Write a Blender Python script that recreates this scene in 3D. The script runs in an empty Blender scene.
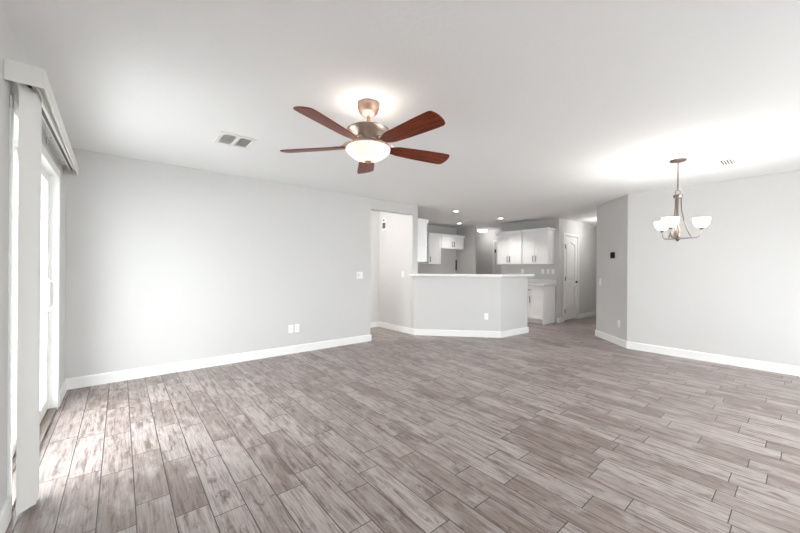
import bpy, bmesh, math, random
from mathutils import Vector, Matrix
random.seed(4)
PI = math.pi
C = bpy.context.scene.collection
S = bpy.context.scene
H = 2.44                                     # ceiling height

# ------------------------------------------------------------------ camera
CAMH, YAW, ROLL = 1.244, math.radians(39.7), 0.0065
cam = bpy.data.cameras.new('camera'); cam.sensor_width = 36; cam.lens = 337 / 800 * 36
cam.shift_y = 1.8 / 800; cam.clip_start = 0.02
co = bpy.data.objects.new('camera', cam); C.objects.link(co)
co.matrix_world = (Matrix.Translation((0, 0, CAMH)) @ Matrix.Rotation(-YAW, 4, 'Z')
                   @ Matrix.Rotation(PI / 2, 4, 'X') @ Matrix.Rotation(ROLL, 4, 'Z'))
S.camera = co

# ------------------------------------------------------------------ world, daylight portals, exposure
SKY = 4.3
w = bpy.data.worlds.new('sky'); S.world = w; w.use_nodes = True
bg = w.node_tree.nodes['Background']; bg.inputs[0].default_value = (0.945, 0.972, 1.0, 1); bg.inputs[1].default_value = SKY

def portal(name, loc, rot, sx, sy):
    l = bpy.data.lights.new(name, 'AREA'); l.shape = 'RECTANGLE'; l.size = sx; l.size_y = sy
    l.cycles.is_portal = True
    o = bpy.data.objects.new(name, l); C.objects.link(o); o.location = loc; o.rotation_euler = rot
portal('daylight_portal_door', (-0.62, 3.33, 1.02), (0, -PI / 2, 0), 2.0, 1.7)
portal('daylight_portal_rear', (3.6, -2.0, 1.2), (PI / 2, 0, 0), 4.0, 1.8)

sun = bpy.data.lights.new('sun', 'SUN'); sun.energy = 3; sun.angle = 0.01; sun.color = (1, 0.98, 0.96)
so = bpy.data.objects.new('sun', sun); C.objects.link(so); so.rotation_euler = Vector((-0.35, -0.3, -1)).to_track_quat('-Z', 'Y').to_euler()

vs = S.view_settings
vs.view_transform = 'Standard'; vs.look = 'None'; vs.gamma = 1; vs.use_curve_mapping = False
vs.exposure = 1.5
S.cycles.max_bounces = 14; S.cycles.diffuse_bounces = 8; S.cycles.transparent_max_bounces = 16
S.cycles.caustics_reflective = False; S.cycles.caustics_refractive = False
S.cycles.sample_clamp_indirect = 6

# ------------------------------------------------------------------ materials
def srgb(r, g, b):
    f = lambda v: v / 12.92 if v <= 0.04045 else ((v + 0.055) / 1.055) ** 2.4
    return (f(r / 255), f(g / 255), f(b / 255), 1)

def pbr(name, col, rough=0.5, metal=0.0, spec=0.5, bump=None, vary=None):
    m = bpy.data.materials.new(name); m.use_nodes = True
    nt = m.node_tree; p = nt.nodes['Principled BSDF']
    p.inputs['Base Color'].default_value = col; p.inputs['Roughness'].default_value = rough
    p.inputs['Metallic'].default_value = metal; p.inputs['Specular IOR Level'].default_value = spec
    tc = nt.nodes.new('ShaderNodeTexCoord')
    if bump:
        sc, st, dist = bump
        n = nt.nodes.new('ShaderNodeTexNoise'); n.inputs['Scale'].default_value = sc; n.inputs['Detail'].default_value = 4
        nt.links.new(tc.outputs['Object'], n.inputs['Vector'])
        b = nt.nodes.new('ShaderNodeBump'); b.inputs['Strength'].default_value = st; b.inputs['Distance'].default_value = dist
        nt.links.new(n.outputs['Fac'], b.inputs['Height']); nt.links.new(b.outputs['Normal'], p.inputs['Normal'])
    if vary:
        sc, amt = vary
        n = nt.nodes.new('ShaderNodeTexNoise'); n.inputs['Scale'].default_value = sc; n.inputs['Detail'].default_value = 3
        nt.links.new(tc.outputs['Object'], n.inputs['Vector'])
        mx = nt.nodes.new('ShaderNodeMix'); mx.data_type = 'RGBA'
        mx.inputs['A'].default_value = tuple(c * (1 - amt) for c in col[:3]) + (1,)
        mx.inputs['B'].default_value = tuple(min(1, c * (1 + amt)) for c in col[:3]) + (1,)
        nt.links.new(n.outputs['Fac'], mx.inputs['Factor']); nt.links.new(mx.outputs['Result'], p.inputs['Base Color'])
    return m

def emit(name, col, strength, base=None):
    m = pbr(name, base or (0.9, 0.9, 0.9, 1), 0.4)
    p = m.node_tree.nodes['Principled BSDF']
    p.inputs['Emission Color'].default_value = col; p.inputs['Emission Strength'].default_value = strength
    return m

M = {}
M['wall'] = pbr('wall_paint', srgb(210, 209, 208), 0.75, spec=0.25, bump=(90, 0.12, 0.004), vary=(1.3, 0.02))
M['ceiling'] = pbr('ceiling_paint', srgb(245, 246, 246), 0.9, spec=0.15, bump=(38, 0.25, 0.006))
M['trim'] = pbr('white_trim', srgb(240, 240, 239), 0.4, spec=0.4, vary=(3, 0.01))
M['cab'] = pbr('cabinet_white', srgb(248, 248, 249), 0.35, spec=0.45, vary=(3, 0.01))
M['quartz'] = pbr('white_quartz', srgb(236, 236, 235), 0.25, spec=0.5, vary=(30, 0.03))
M['counter'] = pbr('grey_quartz', srgb(228, 228, 229), 0.3, spec=0.5, vary=(30, 0.03))
M['plate'] = pbr('white_plastic', srgb(246, 246, 246), 0.35, vary=(5, 0.005))
M['slot'] = pbr('dark_slot', srgb(70, 70, 70), 0.6, vary=(5, 0.05))
M['black'] = pbr('black_metal', srgb(34, 33, 33), 0.4, metal=0.3, vary=(20, 0.1))
M['blackplastic'] = pbr('black_plastic', srgb(20, 20, 21), 0.7, spec=0.15, vary=(20, 0.1))
M['greyplastic'] = pbr('grey_plastic', srgb(140, 140, 140), 0.5, vary=(20, 0.05))
M['nickel'] = pbr('brushed_nickel', srgb(196, 186, 178), 0.3, metal=1.0, vary=(60, 0.06))
M['satin'] = pbr('satin_nickel', srgb(150, 136, 128), 0.28, metal=1.0, vary=(60, 0.08))
M['rose'] = pbr('rose_nickel', srgb(190, 160, 144), 0.5, metal=1.0, vary=(60, 0.06))
M['pewter'] = pbr('dark_pewter', srgb(180, 160, 150), 0.36, metal=1.0, vary=(60, 0.08))
M['vinyl'] = pbr('white_vinyl', srgb(238, 238, 236), 0.45, vary=(4, 0.01))
M['vane'] = pbr('blind_vinyl', srgb(226, 225, 222), 0.55, vary=(4, 0.015))
M['valance'] = pbr('valance_vinyl', srgb(222, 220, 215), 0.5, vary=(4, 0.015))
M['track'] = pbr('track_grey', srgb(60, 60, 60), 0.4, metal=0.6, vary=(9, 0.08))
M['sill'] = pbr('aluminium_sill', srgb(150, 140, 132), 0.4, metal=0.7, vary=(9, 0.08))
M['ventwhite'] = pbr('vent_enamel', srgb(240, 239, 237), 0.5, vary=(9, 0.01))
M['ventdark'] = pbr('vent_duct', srgb(70, 68, 66), 0.8, vary=(9, 0.1))
M['concrete'] = pbr('patio_concrete', srgb(166, 166, 165), 0.85, bump=(30, 0.2, 0.01), vary=(2, 0.06))
M['stucco'] = pbr('stucco', srgb(222, 214, 200), 0.9, bump=(60, 0.3, 0.01), vary=(2, 0.04))
M['canlight'] = emit('downlight_lens', (1, 0.96, 0.92, 1), 5)
M['uplight'] = emit('uplight_glass', (1, 0.88, 0.78, 1), 3)
M['domelight'] = emit('dome_diffuser', (1, 0.98, 0.96, 1), 3)

def glass(name, tint=(0.97, 0.985, 0.98, 1)):
    m = bpy.data.materials.new(name); m.use_nodes = True; nt = m.node_tree
    nt.nodes.remove(nt.nodes['Principled BSDF'])
    out = nt.nodes['Material Output']
    t = nt.nodes.new('ShaderNodeBsdfTransparent'); t.inputs[0].default_value = tint
    g = nt.nodes.new('ShaderNodeBsdfGlossy'); g.inputs['Roughness'].default_value = 0.02
    f = nt.nodes.new('ShaderNodeFresnel'); f.inputs['IOR'].default_value = 1.45
    mx = nt.nodes.new('ShaderNodeMixShader')
    ge = nt.nodes.new('ShaderNodeNewGeometry'); ml = nt.nodes.new('ShaderNodeMath'); ml.operation = 'SUBTRACT'; ml.use_clamp = True
    nt.links.new(f.outputs[0], ml.inputs[0]); nt.links.new(ge.outputs['Backfacing'], ml.inputs[1])   # only the outer faces reflect
    nt.links.new(ml.outputs[0], mx.inputs[0]); nt.links.new(t.outputs[0], mx.inputs[1]); nt.links.new(g.outputs[0], mx.inputs[2])
    nt.links.new(mx.outputs[0], out.inputs[0])
    return m
M['glass'] = glass('window_glass')

def frosted(name, col, trans=0.6, em=0.0, emcol=(1, 0.9, 0.75, 1)):
    m = bpy.data.materials.new(name); m.use_nodes = True; nt = m.node_tree
    nt.nodes.remove(nt.nodes['Principled BSDF'])
    out = nt.nodes['Material Output']
    d = nt.nodes.new('ShaderNodeBsdfDiffuse'); d.inputs[0].default_value = col
    t = nt.nodes.new('ShaderNodeBsdfTranslucent'); t.inputs[0].default_value = col
    mx = nt.nodes.new('ShaderNodeMixShader'); mx.inputs[0].default_value = trans
    nt.links.new(d.outputs[0], mx.inputs[1]); nt.links.new(t.outputs[0], mx.inputs[2])
    e = nt.nodes.new('ShaderNodeEmission'); e.inputs[0].default_value = emcol; e.inputs[1].default_value = em
    ad = nt.nodes.new('ShaderNodeAddShader')
    nt.links.new(mx.outputs[0], ad.inputs[0]); nt.links.new(e.outputs[0], ad.inputs[1])
    nt.links.new(ad.outputs[0], out.inputs[0])
    return m
M['bowl'] = frosted('frosted_bowl', (0.95, 0.9, 0.84, 1), 0.5, 0.06, (1, 0.86, 0.72, 1))
M['shade'] = frosted('opal_shade', (0.96, 0.95, 0.93, 1), 0.5, 1.1, (1, 0.97, 0.93, 1))

def wood_blade():
    m = pbr('cherry_blade', srgb(110, 46, 24), 0.35, spec=0.3)
    nt = m.node_tree; p = nt.nodes['Principled BSDF']; tc = nt.nodes.new('ShaderNodeTexCoord')
    mp = nt.nodes.new('ShaderNodeMapping'); mp.inputs['Scale'].default_value = (3, 40, 10)
    n = nt.nodes.new('ShaderNodeTexNoise'); n.inputs['Scale'].default_value = 1.6; n.inputs['Detail'].default_value = 6
    n.inputs['Distortion'].default_value = 0.6
    r = nt.nodes.new('ShaderNodeValToRGB')
    r.color_ramp.elements[0].position = 0.3; r.color_ramp.elements[0].color = srgb(80, 24, 9)
    r.color_ramp.elements[1].position = 0.72; r.color_ramp.elements[1].color = srgb(152, 64, 26)
    nt.links.new(tc.outputs['Object'], mp.inputs[0]); nt.links.new(mp.outputs[0], n.inputs['Vector'])
    nt.links.new(n.outputs['Fac'], r.inputs[0]); nt.links.new(r.outputs[0], p.inputs['Base Color'])
    return m
M['blade'] = wood_blade()

def floor_tiles():
    m = bpy.data.materials.new('wood_look_tile'); m.use_nodes = True
    nt = m.node_tree; p = nt.nodes['Principled BSDF']; L = nt.links.new
    def math_(op, a, b=None, c=None):
        n = nt.nodes.new('ShaderNodeMath'); n.operation = op
        for i, v in enumerate((a, b, c)):
            if v is None: continue
            if isinstance(v, (int, float)): n.inputs[i].default_value = v
            else: L(v, n.inputs[i])
        return n.outputs[0]
    def comb(x, y, z):
        n = nt.nodes.new('ShaderNodeCombineXYZ')
        for i, v in enumerate((x, y, z)):
            if isinstance(v, (int, float)): n.inputs[i].default_value = v
            else: L(v, n.inputs[i])
        return n.outputs[0]
    def noise(vec, scale, detail, rough=0.5, dist=0.0):
        n = nt.nodes.new('ShaderNodeTexNoise'); n.inputs['Scale'].default_value = scale; n.inputs['Detail'].default_value = detail
        n.inputs['Roughness'].default_value = rough; n.inputs['Distortion'].default_value = dist
        L(vec, n.inputs['Vector']); return n.outputs['Fac']
    def ramp(fac, stops):
        n = nt.nodes.new('ShaderNodeValToRGB'); e = n.color_ramp.elements
        while len(e) < len(stops): e.new(0.5)
        for k, (pos, col) in enumerate(stops): e[k].position = pos; e[k].color = col
        L(fac, n.inputs[0]); return n.outputs[0]
    def mix(fac, a, b, blend='MIX'):
        n = nt.nodes.new('ShaderNodeMix'); n.data_type = 'RGBA'; n.blend_type = blend
        if isinstance(fac, (int, float)): n.inputs['Factor'].default_value = fac
        else: L(fac, n.inputs['Factor'])
        for k, v in (('A', a), ('B', b)):
            if isinstance(v, tuple): n.inputs[k].default_value = v
            else: L(v, n.inputs[k])
        return n.outputs['Result']
    tc = nt.nodes.new('ShaderNodeTexCoord'); sp = nt.nodes.new('ShaderNodeSeparateXYZ'); L(tc.outputs['Object'], sp.inputs[0])
    X, Y = sp.outputs[0], sp.outputs[1]
    W, LN = 0.1492, 0.6
    xs = math_('DIVIDE', math_('ADD', X, 0.082 + 20 * W), W)
    k = math_('FLOOR', xs); fx = math_('FRACT', xs)
    wn = nt.nodes.new('ShaderNodeTexWhiteNoise'); wn.noise_dimensions = '1D'; L(math_('ADD', k, 0.37), wn.inputs['W'])
    ys = math_('ADD', math_('DIVIDE', Y, LN), math_('ADD', math_('MULTIPLY', wn.outputs['Value'], 1.0), 20))
    j = math_('FLOOR', ys); fy = math_('FRACT', ys)
    w2 = nt.nodes.new('ShaderNodeTexWhiteNoise'); w2.noise_dimensions = '2D'; L(comb(k, j, 0), w2.inputs['Vector'])
    rnd = w2.outputs['Value']
    off = math_('MULTIPLY', rnd, 37.0)
    base = ramp(rnd, [(0.0, srgb(141, 127, 121)), (0.35, srgb(156, 143, 138)), (0.7, srgb(169, 157, 152)), (1.0, srgb(182, 171, 167))])
    streak = noise(comb(math_('MULTIPLY', X, 26), math_('MULTIPLY', Y, 2.4), off), 1.5, 7, 0.66, 0.35)
    fine = noise(comb(math_('MULTIPLY', X, 150), math_('MULTIPLY', Y, 5), off), 1.2, 4, 0.65, 0.1)
    blot = noise(comb(math_('MULTIPLY', X, 8), math_('MULTIPLY', Y, 3.2), math_('ADD', off, 9.0)), 1.4, 5, 0.6, 0.5)
    knot = noise(comb(math_('MULTIPLY', X, 16), math_('MULTIPLY', Y, 5.5), math_('ADD', off, 21.0)), 1.3, 7, 0.68, 0.6)
    c1 = mix(ramp(streak, [(0.37, (0.85, 0.85, 0.85, 1)), (0.52, (0, 0, 0, 1))]), base, srgb(102, 85, 77))
    c2 = mix(ramp(blot, [(0.48, (0, 0, 0, 1)), (0.68, (0.7, 0.7, 0.7, 1))]), c1, srgb(190, 180, 177))
    c2 = mix(ramp(knot, [(0.30, (0.75, 0.75, 0.75, 1)), (0.43, (0, 0, 0, 1))]), c2, srgb(82, 66, 59))
    c3 = mix(ramp(fine, [(0.38, (0.4, 0.4, 0.4, 1)), (0.6, (0, 0, 0, 1))]), c2, srgb(96, 81, 75))
    ex = math_('MULTIPLY', math_('MINIMUM', fx, math_('SUBTRACT', 1.0, fx)), W)
    ey = math_('MULTIPLY', math_('MINIMUM', fy, math_('SUBTRACT', 1.0, fy)), LN)
    ed = math_('MINIMUM', ex, ey)
    g = nt.nodes.new('ShaderNodeMapRange'); g.inputs['From Min'].default_value = 0.0016; g.inputs['From Max'].default_value = 0.003
    L(ed, g.inputs['Value'])
    col = mix(g.outputs[0], srgb(58, 51, 48), c3)
    L(col, p.inputs['Base Color'])
    L(math_('ADD', 0.30, math_('MULTIPLY', streak, 0.16)), p.inputs['Roughness'])
    p.inputs['Specular IOR Level'].default_value = 0.45
    hgt = math_('ADD', math_('MULTIPLY', g.outputs[0], 1.0), math_('MULTIPLY', streak, 0.25))
    b = nt.nodes.new('ShaderNodeBump'); b.inputs['Strength'].default_value = 0.35; b.inputs['Distance'].default_value = 0.002
    L(hgt, b.inputs['Height']); L(b.outputs['Normal'], p.inputs['Normal'])
    return m
M['floor'] = floor_tiles()

# ------------------------------------------------------------------ mesh helpers
class MB:
    def __init__(s): s.bm = bmesh.new()
    def box(s, x0, x1, y0, y1, z0, z1):
        v = [s.bm.verts.new((x, y, z)) for z in (z0, z1) for x, y in ((x0, y0), (x1, y0), (x1, y1), (x0, y1))]
        for f in ((3, 2, 1, 0), (4, 5, 6, 7), (0, 1, 5, 4), (1, 2, 6, 5), (2, 3, 7, 6), (3, 0, 4, 7)):
            s.bm.faces.new([v[i] for i in f])
        return s
    def prism(s, pts, z0, z1, axis='z', m=None):
        """extrude a polygon; axis z: (x,y) pts, y: (x,z) pts extruded along y, x: (y,z) pts extruded along x"""
        def P(a, b, c):
            return {'z': (a, b, c), 'y': (a, c, b), 'x': (c, a, b)}[axis]
        n = len(pts)
        lo = [s.bm.verts.new(P(a, b, z0)) for a, b in pts]; hi = [s.bm.verts.new(P(a, b, z1)) for a, b in pts]
        if m: 
            for v in lo + hi: v.co = m @ v.co
        s.bm.faces.new(lo[::-1]); s.bm.faces.new(hi)
        for i in range(n):
            k = (i + 1) % n; s.bm.faces.new((lo[i], lo[k], hi[k], hi[i]))
        return s
    def lathe(s, prof, seg=40, c=(0, 0, 0), cap=True):
        rings = []
        for r, z in prof:
            if r < 1e-6: rings.append([s.bm.verts.new((c[0], c[1], c[2] + z))])
            else: rings.append([s.bm.verts.new((c[0] + r * math.cos(2 * PI * i / seg), c[1] + r * math.sin(2 * PI * i / seg), c[2] + z)) for i in range(seg)])
        for a, b in zip(rings, rings[1:]):
            for i in range(seg):
                k = (i + 1) % seg
                q = [a[i % len(a)], a[k % len(a)], b[k % len(b)], b[i % len(b)]]
                u = []
                for v in q:
                    if v not in u: u.append(v)
                if len(u) > 2: s.bm.faces.new(u)
        return s
    def tube(s, pts, r, seg=10):
        pts = [Vector(p) for p in pts]; rr = r if isinstance(r, (list, tuple)) else [r] * len(pts)
        prev = None; rings = []
        for i, p in enumerate(pts):
            t = (pts[min(i + 1, len(pts) - 1)] - pts[max(i - 1, 0)]).normalized()
            if prev is None:
                a = t.orthogonal().normalized()
            else:
                a = (prev - t * prev.dot(t)).normalized()
            prev = a; b = t.cross(a)
            rings.append([s.bm.verts.new(p + (a * math.cos(2 * PI * q / seg) + b * math.sin(2 * PI * q / seg)) * rr[i]) for q in range(seg)])
        for A, B in zip(rings, rings[1:]):
            for q in range(seg): s.bm.faces.new((A[q], A[(q + 1) % seg], B[(q + 1) % seg], B[q]))
        s.bm.faces.new(rings[0][::-1]); s.bm.faces.new(rings[-1])
        return s

def mworld(o):
    m = o.matrix_basis.copy()
    while o.parent: o = o.parent; m = o.matrix_basis @ m
    return m

def obj(name, mb, mat, parent=None, smooth=False, bevel=0.0, world=False, seg=2, xf=None):
    me = bpy.data.meshes.new(name)
    bmesh.ops.recalc_face_normals(mb.bm, faces=mb.bm.faces)
    if xf is not None: mb.bm.transform(xf)
    if world and parent is not None: mb.bm.transform(mworld(parent).inverted())
    mb.bm.to_mesh(me); mb.bm.free(); me.materials.append(mat)
    o = bpy.data.objects.new(name, me); C.objects.link(o)
    if parent is not None: o.parent = parent
    if smooth:
        for p in me.polygons: p.use_smooth = True
        if hasattr(me, 'set_sharp_from_angle'): me.set_sharp_from_angle(angle=math.radians(40))
    if bevel:
        b = o.modifiers.new('bevel', 'BEVEL'); b.width = bevel; b.segments = seg; b.limit_method = 'ANGLE'; b.angle_limit = 0.6
    return o

def thing(name, label, cat, loc=(0, 0, 0), rz=0.0, group=None):
    o = bpy.data.objects.new(name, None); C.objects.link(o); o.empty_display_size = 0.1
    o.location = loc; o.rotation_euler = (0, 0, rz)
    o['label'] = label; o['category'] = cat
    if group: o['group'] = group
    return o

def struct(name, mb, mat, bevel=0.0, parent=None, seg=3):
    o = obj(name, mb, mat, parent, bevel=bevel, seg=seg)
    if parent is None: o['kind'] = 'structure'
    return o
def struct_empty(name, loc=(0, 0, 0), rz=0.0):
    o = bpy.data.objects.new(name, None); C.objects.link(o); o.location = loc; o.rotation_euler = (0, 0, rz); o['kind'] = 'structure'
    return o
def lamp(name, loc, watts, radius=0.03, col=(1, 0.9, 0.78), parent=None):
    l = bpy.data.lights.new(name, 'POINT'); l.energy = watts; l.shadow_soft_size = radius; l.color = col
    o = bpy.data.objects.new(name, l); C.objects.link(o); o.location = loc
    if parent is not None: o.parent = parent
    return o
def dup(root, loc, rz=None, label=None):
    r = root.copy(); C.objects.link(r); r.location = loc
    if rz is not None: r.rotation_euler = (0, 0, rz)
    if label: r['label'] = label
    for ch in list(root.children):
        c = ch.copy(); C.objects.link(c); c.parent = r
        for g in list(ch.children):
            d = g.copy(); C.objects.link(d); d.parent = c
    return r

# ------------------------------------------------------------------ the room shell
T = 0.13; HW = H + 0.03
LX = -0.42                                   # left wall plane
struct('floor', MB().box(-0.6, 11.3, -2.2, 8.2, -0.1, 0), M['floor'])
struct('ceiling', MB().box(-0.6, 11.3, -2.2, 8.2, H, H + 0.12), M['ceiling'])
DY0, DY1, DH = 2.52, 4.17, 2.05              # sliding-door opening
struct('wall_left', MB().box(LX - 0.16, LX, -2.0, DY0, 0, HW).box(LX - 0.16, LX, DY1, 4.75 + T, 0, HW).box(LX - 0.16, LX, DY0, DY1, DH, HW), M['wall'])
BY = 4.75; BX = 3.295
HX = 4.245                                   # hall / kitchen partition
struct('wall_back', MB().prism([(LX, BY), (BX, BY), (BX, BY + T), (LX, BY + T)], 0, HW).box(BX, HX, BY, BY + T, 2.262, HW), M['wall'])
struct('wall_partition', MB().box(HX, HX + 0.14, BY - 0.001, 6.6, 0, HW), M['wall'], bevel=0.01)
struct('wall_hall', MB().box(1.6, HX, 5.80, 5.80 + T, 0, HW).box(1.6 - T, 1.6, BY + T, 5.80 + T, 0, HW), M['wall'])
# peninsula half wall
P0, P1, P2 = Vector((HX, 4.665)), Vector((5.305, 3.525)), Vector((6.16, 3.485))
d1 = (P1 - P0).normalized(); n1 = Vector((-d1.y, d1.x)); d2 = (P2 - P1).normalized(); n2 = Vector((-d2.y, d2.x))
def offset_line(off):
    """poly line P0-P1-P2 moved 'off' to the kitchen side"""
    a = P0 + n1 * off; b = P2 + n2 * off
    q1 = P1 + n1 * off; q2 = P1 + n2 * off
    den = d1.x * d2.y - d1.y * d2.x
    t = ((q2.x - q1.x) * d2.y - (q2.y - q1.y) * d2.x) / den
    return a, q1 + d1 * t, b
i0, i1, i2 = offset_line(0.13)
PH = 1.1
struct('wall_peninsula', MB().prism([P0, P1, P2, i2, i1, (HX + 0.13, i0.y + 0.05), (HX, BY)], 0, PH), M['wall'], bevel=0.012)
KX = 7.85; KY = 6.6                           # kitchen right wall and far wall
struct('wall_kitchen', MB().box(KX, KX + T, 3.67, 5.22, 0, HW), M['wall'], bevel=0.01)
struct('wall_far', MB().box(HX + 0.14, 7.64, KY, KY + T, 0, HW), M['wall'])
struct('wall_alcove', MB().box(7.64, 7.77, 5.97, KY + T, 0, HW), M['wall'], bevel=0.01)
struct('wall_passage', MB().box(8.8, 8.8 + T, 5.0, 5.28, 0, HW).box(8.8, 8.8 + T, 6.08, 8.1, 0, HW).box(8.8, 8.8 + T, 5.28, 6.08, 2.06, HW).box(9.3, 9.4, 5.0, 6.4, 0, HW).box(8.8 + T, 9.3, 5.0, 5.1, 0, HW).box(8.8 + T, 9.3, 6.3, 6.4, 0, HW).box(7.64, 8.8, 8.0, 8.1, 0, HW).box(7.64, 7.77, KY + T, 8.0, 0, HW).box(KX + T, 8.8, 5.09, 5.22, 0, HW), M['wall'])
struct('wall_pantry', MB().box(KX + T, 8.12, 3.67, 3.67 + T, 0, HW).box(8.865, 11.2, 3.67, 3.67 + T, 0, HW).box(8.12, 8.865, 3.67, 3.67 + T, 2.06, HW).box(9.0, 9.1, 3.67 + T, 5.0, 0, HW).box(KX + T, 9.1, 4.9, 5.0, 0, HW), M['wall'])
D2, D1 = Vector((6.18, 1.805)), Vector((6.895, 2.52))
struct('wall_right', MB().box(6.18, 6.18 + T, -2.0, 1.805, 0, HW), M['wall'])
struct('wall_angled', MB().prism([D2, (6.18 + T, 1.75), (D1.x + 0.06, D1.y - T), D1], 0, HW), M['wall'], bevel=0.008)
struct('wall_corridor', MB().box(D1.x + 0.01, 11.2, D1.y - T, D1.y, 0, HW).box(11.1, 11.2, D1.y, 3.67, 0, HW), M['wall'])
# rear wall (behind the camera) with a wide window added to let in daylight
RY = -2.0; wx0, wx1, wz0, wz1 = 1.6, 5.6, 0.3, 2.1
struct('wall_rear', MB().box(LX - 0.16, wx0, RY - T, RY, 0, HW).box(wx1, 6.18 + T, RY - T, RY, 0, HW).box(wx0, wx1, RY - T, RY, 0, wz0).box(wx0, wx1, RY - T, RY, wz1, HW), M['wall'])
wn = struct_empty('added_window_1', ((wx0 + wx1) / 2, RY - 0.07, wz0))
fr = MB()
for x in (wx0, (wx0 + wx1) / 2 - 0.03, wx1 - 0.06): fr.box(x, x + 0.06, RY - 0.1, RY - 0.03, wz0, wz1)
fr.box(wx0, wx1, RY - 0.1, RY - 0.03, wz0, wz0 + 0.06).box(wx0, wx1, RY - 0.1, RY - 0.03, wz1 - 0.06, wz1)
obj('window_frame', fr, M['vinyl'], wn, world=True)
obj('window_pane', MB().box(wx0 + 0.05, wx1 - 0.05, RY - 0.07, RY - 0.064, wz0 + 0.05, wz1 - 0.05), M['glass'], wn, world=True)
# the covered patio outside the sliding door
struct('patio_slab', MB().box(-7, -0.6, -6, 10, -0.12, -0.03).box(-0.6, 8, -8, -2.2, -0.12, -0.03), M['concrete'])


# ------------------------------------------------------------------ baseboards
def baseboard(name, pts, h=0.113, t=0.014, closed=False):
    """pts: polyline on the wall plane, the room on its right-hand side"""
    pts = [Vector(p) for p in pts]; mb = MB(); n = len(pts)
    dirs = [(pts[i + 1] - pts[i]).normalized() for i in range(n - 1)]
    def off(i, d):
        if i == 0: nn = Vector((dirs[0].y, -dirs[0].x)); return pts[0] + nn * d
        if i == n - 1: nn = Vector((dirs[-1].y, -dirs[-1].x)); return pts[-1] + nn * d
        a, b = dirs[i - 1], dirs[i]; na, nb = Vector((a.y, -a.x)), Vector((b.y, -b.x))
        m = (na + nb); m = m / m.length_squared * 2
        return pts[i] + m * d
    prof = [(-0.003, 0), (t, 0), (t, h - 0.012), (t - 0.004, h - 0.003), (t - 0.008, h), (-0.003, h)]
    rings = []
    for i in range(n):
        rings.append([mb.bm.verts.new((*off(i, d), z)) for d, z in prof])
    for A, B in zip(rings, rings[1:]):
        for q in range(len(prof)):
            k = (q + 1) % len(prof); mb.bm.faces.new((A[q], A[k], B[k], B[q]))
    mb.bm.faces.new(rings[0]); mb.bm.faces.new(rings[-1][::-1])
    o = obj(name, mb, M['trim']); o['kind'] = 'structure'
    return o
baseboard('baseboard_back', [(LX, DY1 + 0.03), (LX, BY), (BX, BY), (BX, BY + T)])
baseboard('baseboard_peninsula', [(1.7, 5.80), (HX, 5.80), tuple(P0), tuple(P1), tuple(P2), tuple(i2)])
baseboard('baseboard_right', [(11.0, D1.y), tuple(D1), tuple(D2), (6.18, -1.98)][0:4])
baseboard('baseboard_pantry', [(KX, 3.70), (KX, 3.67), (8.085, 3.67)])
baseboard('baseboard_corridor', [(8.905, 3.67), (11.1, 3.67), (11.1, 2.6)])
baseboard('baseboard_left', [(LX, -1.95), (LX, DY0 - 0.02)])

# ------------------------------------------------------------------ sliding patio door (left)
dr = struct_empty('door_1', (LX - 0.08, (DY0 + DY1) / 2, 0))
f = MB()
f.box(LX - 0.15, LX + 0.012, DY1 - 0.035, DY1 + 0.022, 0, DH + 0.03).box(LX - 0.15, LX + 0.006, DY0 - 0.03, DY0 + 0.035, 0, DH + 0.03)
f.box(LX - 0.15, LX + 0.008, DY0 - 0.03, DY1 + 0.022, DH - 0.04, DH + 0.03)
obj('door_frame', f, M['vinyl'], dr, world=True, bevel=0.004)
obj('threshold', MB().box(LX - 0.15, LX + 0.004, DY0, DY1 - 0.03, 0, 0.022).box(LX - 0.07, LX - 0.062, DY0, DY1 - 0.03, 0.022, 0.034).box(LX - 0.12, LX - 0.112, DY0, DY1 - 0.03, 0.022, 0.034), M['sill'], dr, world=True)
def panel(name, x0, x1, y0, y1, st=0.072):
    z0, z1 = 0.03, DH - 0.035
    m = MB().box(x0, x1, y0, y0 + st, z0, z1).box(x0, x1, y1 - st, y1, z0, z1).box(x0, x1, y0 + st, y1 - st, z0, z0 + 0.1).box(x0, x1, y0 + st, y1 - st, z1 - 0.07, z1)
    b = 0.012
    o = obj(name, m, M['vinyl'], dr, world=True, bevel=0.004)
    xc = (x0 + x1) / 2
    obj('pane', MB().box(xc - 0.008, xc + 0.008, y0 + st - 0.01, y1 - st + 0.01, z0 + 0.09, z1 - 0.06), M['glass'], o, world=True)
    return o
sp_ = panel('sliding_panel', LX - 0.085, LX - 0.047, 3.24, DY1 - 0.04, 0.08)
panel('fixed_panel', LX - 0.135, LX - 0.097, DY0 + 0.03, 3.34, 0.06)
HY = 4.075
hb = MB().box(LX - 0.048, LX - 0.038, HY - 0.022, HY + 0.022, 0.86, 1.14)
hb.tube([(LX - 0.04, HY, 0.88), (LX - 0.014, HY - 0.002, 0.885), (LX + 0.0, HY - 0.004, 0.92), (LX + 0.003, HY - 0.004, 1.0), (LX + 0.0, HY - 0.004, 1.08), (LX - 0.014, HY - 0.002, 1.115), (LX - 0.04, HY, 1.12)], 0.010)
obj('door_handle', hb, M['plate'], sp_, world=True, smooth=True)

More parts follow.
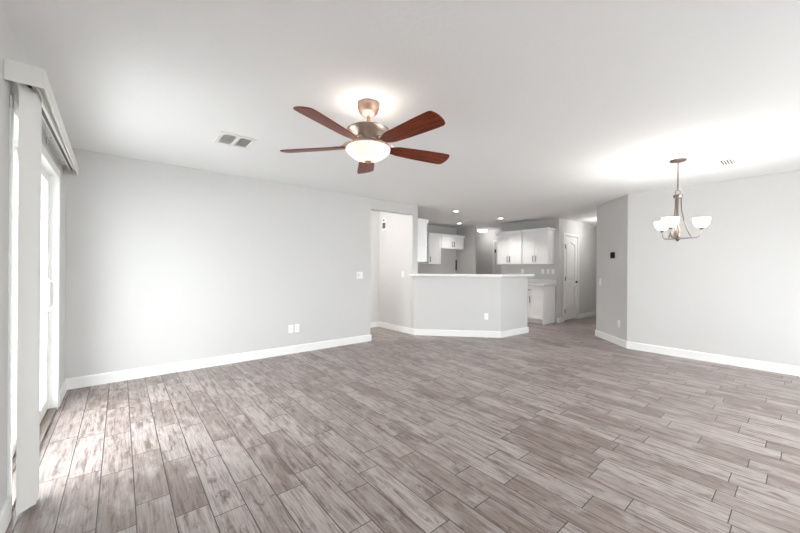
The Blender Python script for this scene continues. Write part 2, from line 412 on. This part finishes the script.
# ------------------------------------------------------------------ vertical blind over the sliding door
bl = thing('vertical_blind', 'white vertical blind drawn open beside the sliding glass door', 'blind', (-0.35, 3.2, 2.12))
VY0, VY1, VZ0, VZ1, VX, VF = 2.37, 4.5, 2.107, 2.203, -0.287, -0.316
v = MB().prism([(VX - 0.006, VY0), (VX, VY0), (VF, VY1), (VF - 0.006, VY1)], VZ0, VZ1).box(LX + 0.001, VX - 0.006, VY0, VY0 + 0.006, VZ0, VZ1).box(LX + 0.001, VF - 0.006, VY1 - 0.006, VY1, VZ0, VZ1)
v.box(LX + 0.02, VF - 0.006, VY0 + 0.006, VY1 - 0.006, VZ1 - 0.006, VZ1)
obj('valance', v, M['valance'], bl, world=True, bevel=0.002)
hr = MB().box(-0.375, -0.335, VY0 + 0.02, VY1 - 0.05, VZ0 + 0.045, VZ1 - 0.02)
hro = obj('headrail', hr, M['vinyl'], bl, world=True, bevel=0.003)
obj('track_slot', MB().box(-0.364, -0.349, VY0 + 0.03, VY1 - 0.06, VZ0 + 0.043, VZ0 + 0.0452), M['track'], hro, world=True)
for y in (2.95, 3.55, 4.2):
    obj('bracket', MB().box(LX + 0.001, -0.34, y, y + 0.03, VZ1 - 0.02, VZ1 - 0.012).box(LX + 0.001, LX + 0.006, y, y + 0.03, VZ0 + 0.03, VZ1 - 0.012), M['plate'], bl, world=True)
for q in range(9):
    cy = 2.49 + 0.013 * q; a = math.radians(52 + random.uniform(-2, 2))
    cx = -0.357; hw = 0.0445
    pts = []
    for i in range(9):
        t = -1 + 2 * i / 8
        lx, ly = hw * t, 0.006 * (1 - t * t)
        pts.append((cx + lx * math.cos(a) - ly * math.sin(a), cy + lx * math.sin(a) + ly * math.cos(a)))
    back = [(x + 0.0012 * math.sin(a), y - 0.0012 * math.cos(a)) for x, y in pts][::-1]
    obj('vane', MB().prism(pts + back, 0.02, 2.14), M['vane'], bl, world=True)

# ------------------------------------------------------------------ kitchen cabinets
def shaker(x0, x1, z0, z1, yf, rail=0.055, t=0.019):
    """a framed door whose front is at y = yf, facing -y"""
    m = MB().box(x0 + rail, x1 - rail, yf + 0.011, yf + t, z0 + rail, z1 - rail)
    m.box(x0, x0 + rail, yf, yf + t, z0, z1).box(x1 - rail, x1, yf, yf + t, z0, z1)
    m.box(x0 + rail, x1 - rail, yf, yf + t, z0, z0 + rail).box(x0 + rail, x1 - rail, yf, yf + t, z1 - rail, z1)
    return m
def pull(x, z, yf, ln=0.128, horiz=False):
    m = MB()
    if horiz:
        m.tube([(x - ln / 2, yf - 0.028, z), (x + ln / 2, yf - 0.028, z)], 0.0065)
        for s in (-1, 1): m.tube([(x + s * ln * 0.36, yf, z), (x + s * ln * 0.36, yf - 0.028, z)], 0.005)
    else:
        m.tube([(x, yf - 0.028, z - ln / 2), (x, yf - 0.028, z + ln / 2)], 0.0065)
        for s in (-1, 1): m.tube([(x, yf, z + s * ln * 0.36), (x, yf - 0.028, z + s * ln * 0.36)], 0.005)
    return m
def cabinet(name, label, cat, loc, rz, w, d, h, ndoors=2, hz='low', crown=0.07, crown_ends=(0, 0), base=False, hinge='left', group=None, pl=0.14):
    t = thing(name, label, cat, loc, rz, group)
    if base:
        obj('body', MB().box(-w / 2, w / 2, -d, 0, 0.1, h), M['cab'], t, bevel=0.002)
        obj('toe_kick', MB().box(-w / 2, w / 2 - 0.019, -d + 0.07, -0.01, 0, 0.1).box(w / 2 - 0.019, w / 2, -d, -0.01, 0, 0.1), M['cab'], t)
    else:
        obj('body', MB().box(-w / 2, w / 2, -d, 0, 0, h), M['cab'], t, bevel=0.002)
    yf = -d - 0.021; g = 0.0045
    z0, z1 = (0.115, h - 0.19) if base else (0.004, h - crown - 0.004)
    if base:
        dw = obj('drawer', shaker(-w / 2 + 0.006, w / 2 - 0.006, h - 0.175, h - 0.012, yf, 0.035), M['cab'], t, bevel=0.0015)
        obj('handle', pull(0, h - 0.09, yf, 0.13, True), M['black'], dw, smooth=True)
    dwid = w / ndoors
    for i in range(ndoors):
        x0, x1 = -w / 2 + dwid * i + g, -w / 2 + dwid * (i + 1) - g
        if i == 0: x0 += 0.003
        if i == ndoors - 1: x1 -= 0.003
        do = obj('door', shaker(x0, x1, z0, z1, yf), M['cab'], t, bevel=0.0015)
        if ndoors == 2: hx = x1 - 0.03 if i == 0 else x0 + 0.03
        else: hx = x1 - 0.03 if hinge == 'left' else x0 + 0.03
        zz = z0 + 0.05 + pl / 2 if hz == 'low' else z1 - 0.05 - pl / 2
        obj('handle', pull(hx, zz, yf, pl), M['black'], do, smooth=True)
    if crown:
        e0, e1 = crown_ends; o_ = 0.02
        prof = [(-d - 0.02, h - crown), (-d - 0.022 - o_ * 0.45, h - crown * 0.55), (-d - 0.022 - o_, h - 0.018), (-d - 0.022 - o_, h), (0, h), (0, h - 0.012), (-d, h - 0.012), (-d, h - crown)]
        m = MB(); ends = (-w / 2 - 0.0 * e0, w / 2 + 0.0 * e1)
        m.prism([(a, b) for a, b in prof], ends[0], ends[1], axis='x')
        for s, e in ((-1, e0), (1, e1)):
            if not e: continue
            xx = s * w / 2
            pr = [(xx, h - crown), (xx + s * o_ * 0.45, h - crown * 0.55), (xx + s * o_, h - 0.018), (xx + s * o_, h), (xx, h)]
            m.prism(pr, -d - 0.022 - o_, 0, axis='y')
        obj('crown_moulding', m, M['cab'], t)
    return t
G1 = 'white wall cabinets on the kitchen right wall'
cabinet('wall_cabinet', 'white double-door wall cabinet with its side panel beside the pantry door corner', 'cabinet', (KX, 4.088, 1.367), -PI / 2, 0.638, 0.31, 0.83, 2, crown_ends=(0, 1), group=G1)
cabinet('wall_cabinet', 'white double-door wall cabinet next to the passage, above the end of the breakfast bar', 'cabinet', (KX, 4.775, 1.367), -PI / 2, 0.70, 0.31, 0.83, 2, crown_ends=(1, 0), group=G1)
G2 = 'white wall cabinets on the far side of the kitchen'
cabinet('wall_cabinet', 'white wall cabinet seen from its blank end, nearest the hallway opening', 'cabinet', (HX + 0.14, 5.01, 1.375), PI / 2, 0.42, 0.275, 0.835, 1, crown_ends=(1, 1), hinge='right', group=G2, pl=0.26)
cabinet('wall_cabinet', 'white tall single-door wall cabinet left of the short double-door one', 'cabinet', (6.41, KY, 1.36), 0, 0.46, 0.31, 0.82, 1, crown_ends=(1, 0), hinge='right', group=G2)
cabinet('wall_cabinet', 'short white double-door wall cabinet over the empty refrigerator space', 'cabinet', (7.11, KY, 1.79), 0, 0.93, 0.31, 0.39, 2, crown_ends=(0, 1), group=G2)
G3 = 'white base cabinets under the grey counter'
cabinet('base_cabinet', 'white base cabinet with drawer and double doors, its side panel facing the room', 'cabinet', (KX - 0.012, 4.08, 0), -PI / 2, 0.67, 0.558, 0.86, 2, hz='high', crown=0, base=True, hinge='right', group=G3)
cabinet('base_cabinet', 'white base cabinet deeper in the kitchen, its front behind the breakfast bar', 'cabinet', (KX - 0.012, 4.72, 0), -PI / 2, 0.60, 0.558, 0.86, 1, hz='high', crown=0, base=True, hinge='right', group=G3)
ct = thing('countertop', 'grey countertop with low backsplash on the white base cabinet', 'countertop', (7.55, 4.3, 0.862))
obj('slab', MB().box(7.235, KX - 0.001, 3.715, 4.97, 0.862, 0.9), M['counter'], ct, world=True, bevel=0.003)
obj('backsplash', MB().box(KX - 0.022, KX - 0.001, 3.715, 4.97, 0.9, 1.0), M['counter'], ct, world=True, bevel=0.002)

# breakfast bar top on the half wall
o_ = 0.035
f0, f1, f2 = offset_line(-o_); k0, k1, k2 = offset_line(0.28)
bt = MB().prism([(HX - 0.09, f0.y + 0.06), (HX - 0.03, f0.y - 0.02), f1, f2 + d2 * 0.17, k2 + d2 * 0.17, k1, (HX + 0.145, k0.y - 0.02), (HX + 0.145, BY - 0.003), (HX - 0.09, BY - 0.003)], PH + 0.001, PH + 0.043)
b_ = obj('bar_counter', bt, M['quartz'], bevel=0.004)
b_['label'] = 'long white breakfast bar countertop on the angled half wall'; b_['category'] = 'countertop'

# ------------------------------------------------------------------ pantry door and passage door
def panel_door(name, loc, rz, wd, hd, arched=True, hinges=True, knob=True, wall_t=0.13):
    """front faces -y, origin at the middle of the opening on the wall face"""
    d = struct_empty(name, loc, rz)
    cw = 0.057; x = wd / 2
    c = MB().box(-x - cw, -x + 0.012, -0.014, 0.0, 0, hd + cw).box(x - 0.012, x + cw, -0.014, 0, 0, hd + cw).box(-x + 0.012, x - 0.012, -0.014, 0, hd - 0.012, hd + cw)
    c.box(-x - 0.001, -x + 0.012, 0, wall_t, 0, hd).box(x - 0.012, x + 0.001, 0, wall_t, 0, hd).box(-x + 0.012, x - 0.012, 0, wall_t, hd - 0.012, hd + 0.001)
    obj('casing', c, M['trim'], d, bevel=0.003)
    xs = x - 0.015; y0 = 0.012
    sl = obj('door_slab', MB().box(-xs, xs, y0 + 0.028, y0 + 0.048, 0.032, hd - 0.016), M['trim'], d)
    st = 0.105; zt = hd - 0.016
    def arch(xa, n=16, zs=1.72, rise=0.1):
        return [(-xa + 2 * xa * i / n, zs + rise * (0.5 - 0.5 * math.cos(2 * PI * i / n))) for i in range(n + 1)]
    zm0, zm1, zb = 0.82, 0.95, 0.235
    za = zt - 0.2; xi = xs - st
    fr_ = MB().box(-xs, -xi, y0, y0 + 0.028, 0.022, zt).box(xi, xs, y0, y0 + 0.028, 0.022, zt).box(-xi, xi, y0, y0 + 0.028, 0.022, zb).box(-xi, xi, y0, y0 + 0.028, zm0, zm1)
    if arched:
        fr_.prism(arch(xi, zs=za, rise=0.065) + [(xi, zt), (-xi, zt)], y0, y0 + 0.028, axis='y')
    else: fr_.box(-xi, xi, y0, y0 + 0.028, za, zt)
    obj('stiles_and_rails', fr_, M['trim'], sl, bevel=0.003)
    m = 0.04
    pn = MB().box(-xi + m, xi - m, y0 + 0.003, y0 + 0.028, zb + m, zm0 - m)
    top = arch(xi - m, zs=za - m, rise=0.065) if arched else [(-xi + m, za - m), (xi - m, za - m)]
    pn.prism([(xi - m, zm1 + m)] + top[::-1] + [(-xi + m, zm1 + m)], y0 + 0.003, y0 + 0.028, axis='y')
    obj('raised_panel', pn, M['trim'], sl, bevel=0.005)
    if hinges:
        for z in (0.25, 1.02, 1.79):
            obj('hinge', MB().tube([(-xs + 0.004, -0.016, z - 0.05), (-xs + 0.004, -0.016, z + 0.05)], 0.009).box(-xs - 0.004, -xs + 0.022, -0.015, y0 + 0.001, z - 0.045, z + 0.045), M['black'], sl, smooth=True)
    if knob:
        kb = MB().tube([(xs - 0.05, y0, 0.93), (xs - 0.05, y0 - 0.012, 0.93)], 0.03, 20).tube([(xs - 0.05, y0 - 0.01, 0.93), (xs - 0.05, y0 - 0.05, 0.93)], 0.011, 12)
        kb.tube([(xs - 0.05, y0 - 0.05, 0.93), (xs - 0.14, y0 - 0.052, 0.932)], [0.012, 0.009], 12)
        obj('door_handle', kb, M['black'], sl, smooth=True)
    return d
panel_door('door_2', (8.4925, 3.67, 0), 0, 0.745, 2.06)
panel_door('door_3', (8.8, 5.68, 0), -PI / 2, 0.8, 2.06, knob=False)

# ------------------------------------------------------------------ wall plates
def plate(label, cat, name, loc, rz, w=0.07, h=0.115, kind='outlet', group=None, gangs=1):
    t = thing(name, label, cat, loc, rz, group)
    obj('cover_plate', MB().box(-w / 2, w / 2, -0.006, 0.0, -h / 2, h / 2), M['plate'], t, bevel=0.002)
    for gi in range(gangs):
        cx = (gi - (gangs - 1) / 2) * 0.046
        if kind == 'outlet':
            for s in (-1, 1):
                r = obj('socket', MB().box(cx - 0.017, cx + 0.017, -0.0085, -0.006, s * 0.021 - 0.014, s * 0.021 + 0.014), M['plate'], t, bevel=0.002)
                obj('slots', MB().box(cx - 0.009, cx - 0.0065, -0.009, -0.0084, s * 0.021 - 0.005, s * 0.021 + 0.006).box(cx + 0.0065, cx + 0.009, -0.009, -0.0084, s * 0.021 - 0.005, s * 0.021 + 0.006), M['slot'], r)
        elif kind == 'switch':
            obj('rocker', MB().prism([(-0.006, -0.033), (-0.008, -0.033), (-0.0125, 0.033), (-0.006, 0.033)], cx - 0.0165, cx + 0.0165, axis='x'), M['plate'], t)
        elif kind == 'toggle':
            obj('toggle', MB().prism([(-0.006, -0.012), (-0.008, -0.012), (-0.018, 0.006), (-0.016, 0.011), (-0.006, 0.012)], cx - 0.005, cx + 0.005, axis='x'), M['greyplastic'] if gi == 0 else M['plate'], t)
        elif kind == 'coax':
            obj('jack', MB().tube([(cx, -0.006, 0), (cx, -0.016, 0)], 0.006, 12), M['nickel'], t, smooth=True)
    return t
plate('white two-gang light switch near the right end of the grey back wall', 'light switch', 'light_switch', (3.07, BY, 1.125), 0, w=0.118, kind='toggle', gangs=2)
GO = 'pair of plates low on the back wall'
plate('white power outlet low on the back wall, right one of the pair', 'outlet', 'power_outlet', (1.99, BY, 0.36), 0, kind='outlet', group=GO)
plate('white cable jack plate low on the back wall, left one of the pair', 'outlet', 'cable_outlet', (1.90, BY, 0.36), 0, kind='coax', group=GO)
plate('white light switch on the pale hallway wall beside the breakfast bar', 'light switch', 'light_switch', (HX, 5.02, 1.13), -PI / 2, kind='switch')
pa = math.atan2(d1.y, d1.x)
pq = P0 + d1 * ((P1 - P0).length * 0.835)
plate('white power outlet on the front of the half wall', 'outlet', 'power_outlet', (pq.x, pq.y, 0.38), pa, kind='outlet')
def on_diag(t): q = D2 + (D1 - D2) * t; return q.x, q.y
da = math.atan2(-1, -1)
q = on_diag(0.84); plate('white light switch at the left edge of the angled wall', 'light switch', 'light_switch', (q[0], q[1], 1.02), da, kind='switch')
q = on_diag(0.225); plate('white power outlet low on the angled wall', 'outlet', 'power_outlet', (q[0], q[1], 0.35), da, kind='outlet')
GK = 'plates in a row on the kitchen wall above the counter'
for y, kd, nm, lb, ct_ in ((4.59, 'outlet', 'power_outlet', 'white power outlet on the kitchen wall just over the right end of the bar', 'outlet'),
                  (4.055, 'outlet', 'power_outlet', 'white outlet above the grey counter, left of the three plates', 'outlet'),
                  (3.925, 'switch', 'light_switch', 'white switch above the grey counter, middle of the three plates', 'light switch'),
                  (3.805, 'switch', 'light_switch', 'white switch above the grey counter, right of the three plates nearest the corner', 'light switch')):
    plate(lb, ct_, nm, (KX, y, 1.19), -PI / 2, kind=kd, group=GK)
q = on_diag(0.42)
th = thing('thermostat', 'small black thermostat on the grey angled wall', 'thermostat', (q[0], q[1], 1.49), da)
obj('housing', MB().box(-0.052, 0.052, -0.024, 0, -0.052, 0.052), M['blackplastic'], th, bevel=0.006)
obj('screen', MB().box(-0.03, 0.03, -0.0255, -0.024, -0.028, 0.032), M['blackplastic'], th)
ch = thing('door_chime', 'small white and dark grey box high on the hallway wall', 'door chime', (HX, 5.62, 2.16), -PI / 2)
obj('back_plate', MB().box(-0.06, 0.06, -0.03, 0, -0.13, 0.13), M['plate'], ch, bevel=0.004)
obj('speaker_grille', MB().box(-0.035, 0.061, -0.036, -0.03, -0.09, 0.03), M['slot'], ch)
obj('button', MB().box(-0.03, 0.03, -0.034, -0.03, 0.06, 0.11), M['greyplastic'], ch)
cd = thing('wall_strip', 'thin black upright strip in the far corner under the short cabinet', 'strip', (7.625, KY, 1.2))
obj('strip', MB().box(-0.02, 0.012, -0.025, 0, 0.0, 0.3), M['black'], cd, bevel=0.003)

# ------------------------------------------------------------------ ceiling vents
def vent(label, loc, rz, w=0.31, n=5, bw=0.018, lean=0, group='ceiling air vents'):
    t = thing('ceiling_vent', label, 'air vent', loc, rz, group)
    a = w / 2; b = a - 0.03
    fr_ = MB()
    fr_.box(-a, a, -a, -b, -0.012, 0).box(-a, a, b, a, -0.012, 0).box(-a, -b, -b, b, -0.012, 0).box(b, a, -b, b, -0.012, 0).box(-0.012, 0.012, -b, b, -0.012, 0)
    obj('frame', fr_, M['ventwhite'], t, bevel=0.003)
    obj('backing', MB().box(-b, b, -b, b, -0.002, 0), M['ventdark'], t)
    for s in (-1, 1):
        x0, x1 = (0.012, b) if s > 0 else (-b, -0.012)
        m = MB()
        for i in range(n):
            xc = x0 + (x1 - x0) * (i + 0.5) / n
            k, q = bw / 2, lean if lean else s
            m.prism([(xc - k, -0.003 if q > 0 else -0.013), (xc + k, -0.013 if q > 0 else -0.003), (xc + k, -0.0115 if q > 0 else -0.0015), (xc - k, -0.0015 if q > 0 else -0.0115)], -b, b, axis='y')
        obj('louvres', m, M['ventwhite'], t)
    return t
vent('white square ceiling vent left of the ceiling fan', (0.83, 3.44, H), 0, n=6, bw=0.017, lean=-1)
vent('white ceiling vent right of the chandelier', (5.12, 0.63, H), PI / 2)
vent('small ceiling vent among the kitchen downlights', (6.62, 5.27, H), PI / 2, 0.26, n=4, bw=0.009)

# ------------------------------------------------------------------ recessed and flush ceiling lights
def downlight(label, x, y, watts):
    t = thing('recessed_light', label, 'ceiling light', (x, y, H), 0, 'recessed kitchen lights')
    obj('trim_ring', MB().lathe([(0.05, -0.001), (0.053, -0.005), (0.07, -0.004), (0.075, 0), (0.05, 0)]), M['ventwhite'], t, smooth=True)
    obj('lens', MB().lathe([(0, -0.002), (0.051, -0.002), (0.051, 0), (0, 0)]), M['canlight'], t)
    l = bpy.data.lights.new('bulb', 'SPOT'); l.energy = watts; l.spot_size = math.radians(125); l.spot_blend = 0.6; l.shadow_soft_size = 0.06; l.color = (1, 0.96, 0.91)
    o = bpy.data.objects.new('bulb', l); C.objects.link(o); o.parent = t; o.location = (0, 0, -0.02)
downlight('recessed kitchen light nearest the bar, left of the kitchen vent', 5.37, 4.66, 30)
downlight('recessed kitchen light deepest in the kitchen, over the far cabinets', 6.87, 5.84, 6)
downlight('recessed kitchen light above the right-hand wall cabinets', 6.9, 4.61, 16)
def dome(label, x, y, watts):
    t = thing('flush_ceiling_light', label, 'ceiling light', (x, y, H), 0, 'flush hallway lights')
    obj('base', MB().lathe([(0, 0), (0.15, 0), (0.155, -0.02), (0.145, -0.026), (0, -0.026)]), M['ventwhite'], t, smooth=True)
    obj('diffuser', MB().lathe([(0.142, -0.026), (0.138, -0.05), (0.11, -0.075), (0.06, -0.09), (0, -0.094)]), M['domelight'], t, smooth=True)
    lamp('bulb', (0, 0, -0.13), watts, 0.06, (1, 0.97, 0.94), t)
dome('round flush ceiling light in the corridor beyond the pantry door', 8.8, 2.98, 5.5)
dome('flush ceiling light in the passage behind the kitchen', 8.42, 6.25, 1.2)
dome('flush ceiling light in the small hall left of the breakfast bar', 2.6, 5.3, 19)

# ------------------------------------------------------------------ ceiling fan
FX, FY = 1.386, 2.041
fan = thing('ceiling_fan', 'five-blade cherry wood ceiling fan with lit frosted bowl and brushed metal body', 'ceiling fan', (FX, FY, H))
obj('canopy', MB().lathe([(0, 0), (0.075, 0), (0.079, -0.012), (0.077, -0.035), (0.066, -0.066), (0.044, -0.086), (0.03, -0.09), (0.018, -0.094), (0, -0.094)]), M['rose'], fan, smooth=True)
obj('downrod', MB().tube([(0, 0, -0.09), (0, 0, -0.185)], 0.012, 16).lathe([(0.012, -0.165), (0.026, -0.168), (0.03, -0.18), (0.026, -0.19)], 24), M['rose'], fan, smooth=True)
obj('motor_housing', MB().lathe([(0, -0.184), (0.1, -0.182), (0.142, -0.188), (0.157, -0.197), (0.156, -0.208), (0.141, -0.23), (0.124, -0.255), (0.113, -0.275), (0.109, -0.29), (0, -0.29)], 48), M['pewter'], fan, smooth=True)
up = obj('uplight_lens', MB().lathe([(0.05, -0.183), (0.05, -0.176), (0.12, -0.179), (0.12, -0.185)], 40), M['uplight'], fan, smooth=True)
obj('collar', MB().lathe([(0.07, -0.29), (0.112, -0.29), (0.118, -0.298), (0.12, -0.306), (0.125, -0.316), (0.085, -0.324), (0.0, -0.324)], 40), M['nickel'], fan, smooth=True)
bowl = obj('bowl_shade', MB().lathe([(0.128, -0.314), (0.155, -0.322), (0.162, -0.331), (0.16, -0.342), (0.146, -0.362), (0.12, -0.383), (0.09, -0.4), (0.055, -0.412), (0.025, -0.418), (0.0, -0.419), (0, -0.415), (0.025, -0.414), (0.054, -0.408), (0.088, -0.396), (0.117, -0.38), (0.143, -0.359), (0.156, -0.34), (0.158, -0.331), (0.153, -0.326), (0.127, -0.318)], 48), M['bowl'], fan, smooth=True)
obj('finial', MB().lathe([(0, -0.415), (0.024, -0.415), (0.027, -0.421), (0.02, -0.427), (0.008, -0.43), (0, -0.431)], 24), M['rose'], bowl, smooth=True)
for s in (-1, 1):
    lamp('bulb', (s * 0.055 * math.cos(-YAW), s * 0.055 * math.sin(-YAW), -0.375), 0.24, 0.018, (1, 0.88, 0.74), fan)
ZB = -0.31
def blade_outline():
    r0, r1 = 0.2, 0.69
    up = [(r0, 0.045), (0.24, 0.056), (0.36, 0.066), (0.5, 0.073), (0.6, 0.0765), (0.645, 0.075), (0.662, 0.066)]
    dn = [(0.674, 0.04), (0.679, 0.01), (0.679, -0.015), (0.674, -0.044), (0.663, -0.068), (0.645, -0.076), (0.6, -0.0765), (0.5, -0.073), (0.36, -0.066), (0.24, -0.056), (r0, -0.045), (0.17, -0.03), (0.163, 0), (0.17, 0.03)]
    return up + dn
for k in range(5):
    a = math.radians(58 + 72 * k)
    xf = Matrix.Rotation(a, 4, 'Z') @ Matrix.Translation((0, 0, ZB)) @ Matrix.Rotation(math.radians(-13), 4, 'X')
    bo = obj('blade', MB().prism(blade_outline()[::-1], -0.004, 0.004), M['blade'], fan, bevel=0.0015)
    bo.matrix_basis = xf
    arm = MB()
    arm.prism([(0.165, 0.016), (0.2, 0.03), (0.245, 0.036), (0.27, 0.02), (0.275, 0), (0.27, -0.02), (0.245, -0.036), (0.2, -0.03), (0.165, -0.016)][::-1], 0.004, 0.010)
    for s in (-1, 1):
        arm.tube([(0.098, s * 0.012, 0.03), (0.13, s * 0.024, 0.034), (0.16, s * 0.03, 0.026), (0.18, s * 0.026, 0.014), (0.2, s * 0.02, 0.01)], 0.007, 8)
    arm.tube([(0.085, 0, 0.03), (0.12, 0, 0.03), (0.165, 0, 0.02), (0.19, 0, 0.01)], 0.008, 8)
    ao = obj('blade_arm', arm, M['nickel'], fan, smooth=True); ao.matrix_basis = xf.copy()
# ------------------------------------------------------------------ chandelier
CX, CY = 4.656, 0.892
cl = thing('chandelier', 'three-light brushed nickel chandelier with white bowl shades', 'chandelier', (CX, CY, H))
obj('canopy', MB().lathe([(0, 0), (0.072, 0), (0.075, -0.01), (0.066, -0.022), (0.03, -0.03), (0.01, -0.034), (0, -0.034)]), M['satin'], cl, smooth=True)
obj('stem', MB().tube([(0, 0, -0.03), (0, 0, -0.33)], 0.007, 12), M['satin'], cl, smooth=True)
ring = [(0.028 * math.sin(2 * PI * i / 20), 0, -0.352 + 0.024 * math.cos(2 * PI * i / 20)) for i in range(21)]
obj('loop', MB().tube([(x * math.cos(-YAW), x * math.sin(-YAW), z) for x, y, z in ring], 0.004, 8), M['satin'], cl, smooth=True)
obj('hub', MB().lathe([(0, -0.372), (0.026, -0.374), (0.04, -0.38), (0.042, -0.395), (0.036, -0.412), (0.02, -0.416), (0, -0.416)], 28), M['satin'], cl, smooth=True)
obj('centre_column', MB().lathe([(0, -0.41), (0.013, -0.41), (0.011, -0.6), (0.011, -0.74), (0.022, -0.76), (0.03, -0.79), (0.03, -0.83), (0.02, -0.85), (0.024, -0.862), (0.014, -0.874), (0.006, -0.885), (0, -0.887)], 24), M['satin'], cl, smooth=True)
RA = 0.2
for k in range(3):
    a = math.radians(-66.2 + 120 * k); ca, sa = math.cos(a), math.sin(a)
    P = lambda r, z: (r * ca, r * sa, z)
    pts = []
    for i in range(13):                                   # low arm: flat from the centre, turning up under the shade
        t = i / 12
        r = 0.02 + (RA - 0.02) * math.sin(t * PI / 2) ** 0.9; z = -0.852 + 0.012 * t + 0.105 * max(0, (t - 0.45) / 0.55) ** 2.4
        pts.append(P(r, z))
    obj('arm', MB().tube(pts, 0.0065, 10), M['satin'], cl, smooth=True)
    pts = []
    for i in range(13):                                   # curved support from the hub down to the arm
        t = i / 12
        pts.append(P(0.028 + 0.085 * t ** 2.3, -0.405 - 0.43 * t))
    obj('support_rod', MB().tube(pts, 0.0055, 8), M['satin'], cl, smooth=True)
    z0 = -0.747
    sh = obj('shade', MB().lathe([(0.014, z0), (0.034, z0 + 0.006), (0.054, z0 + 0.027), (0.067, z0 + 0.056), (0.072, z0 + 0.087), (0.073, z0 + 0.103), (0.07, z0 + 0.103), (0.069, z0 + 0.087), (0.063, z0 + 0.058), (0.051, z0 + 0.031), (0.033, z0 + 0.011), (0.014, z0 + 0.006)], 36, c=(RA * ca, RA * sa, 0)), M['shade'], cl, smooth=True)
    obj('shade_cup', MB().lathe([(0, z0 - 0.018), (0.012, z0 - 0.018), (0.016, z0 - 0.008), (0.03, z0 - 0.002), (0.03, z0 + 0.003), (0, z0 + 0.006)], 20, c=(RA * ca, RA * sa, 0)), M['satin'], sh, smooth=True)
    lamp('bulb', P(RA, z0 + 0.07), 3.3, 0.022, (1, 0.97, 0.93), cl)
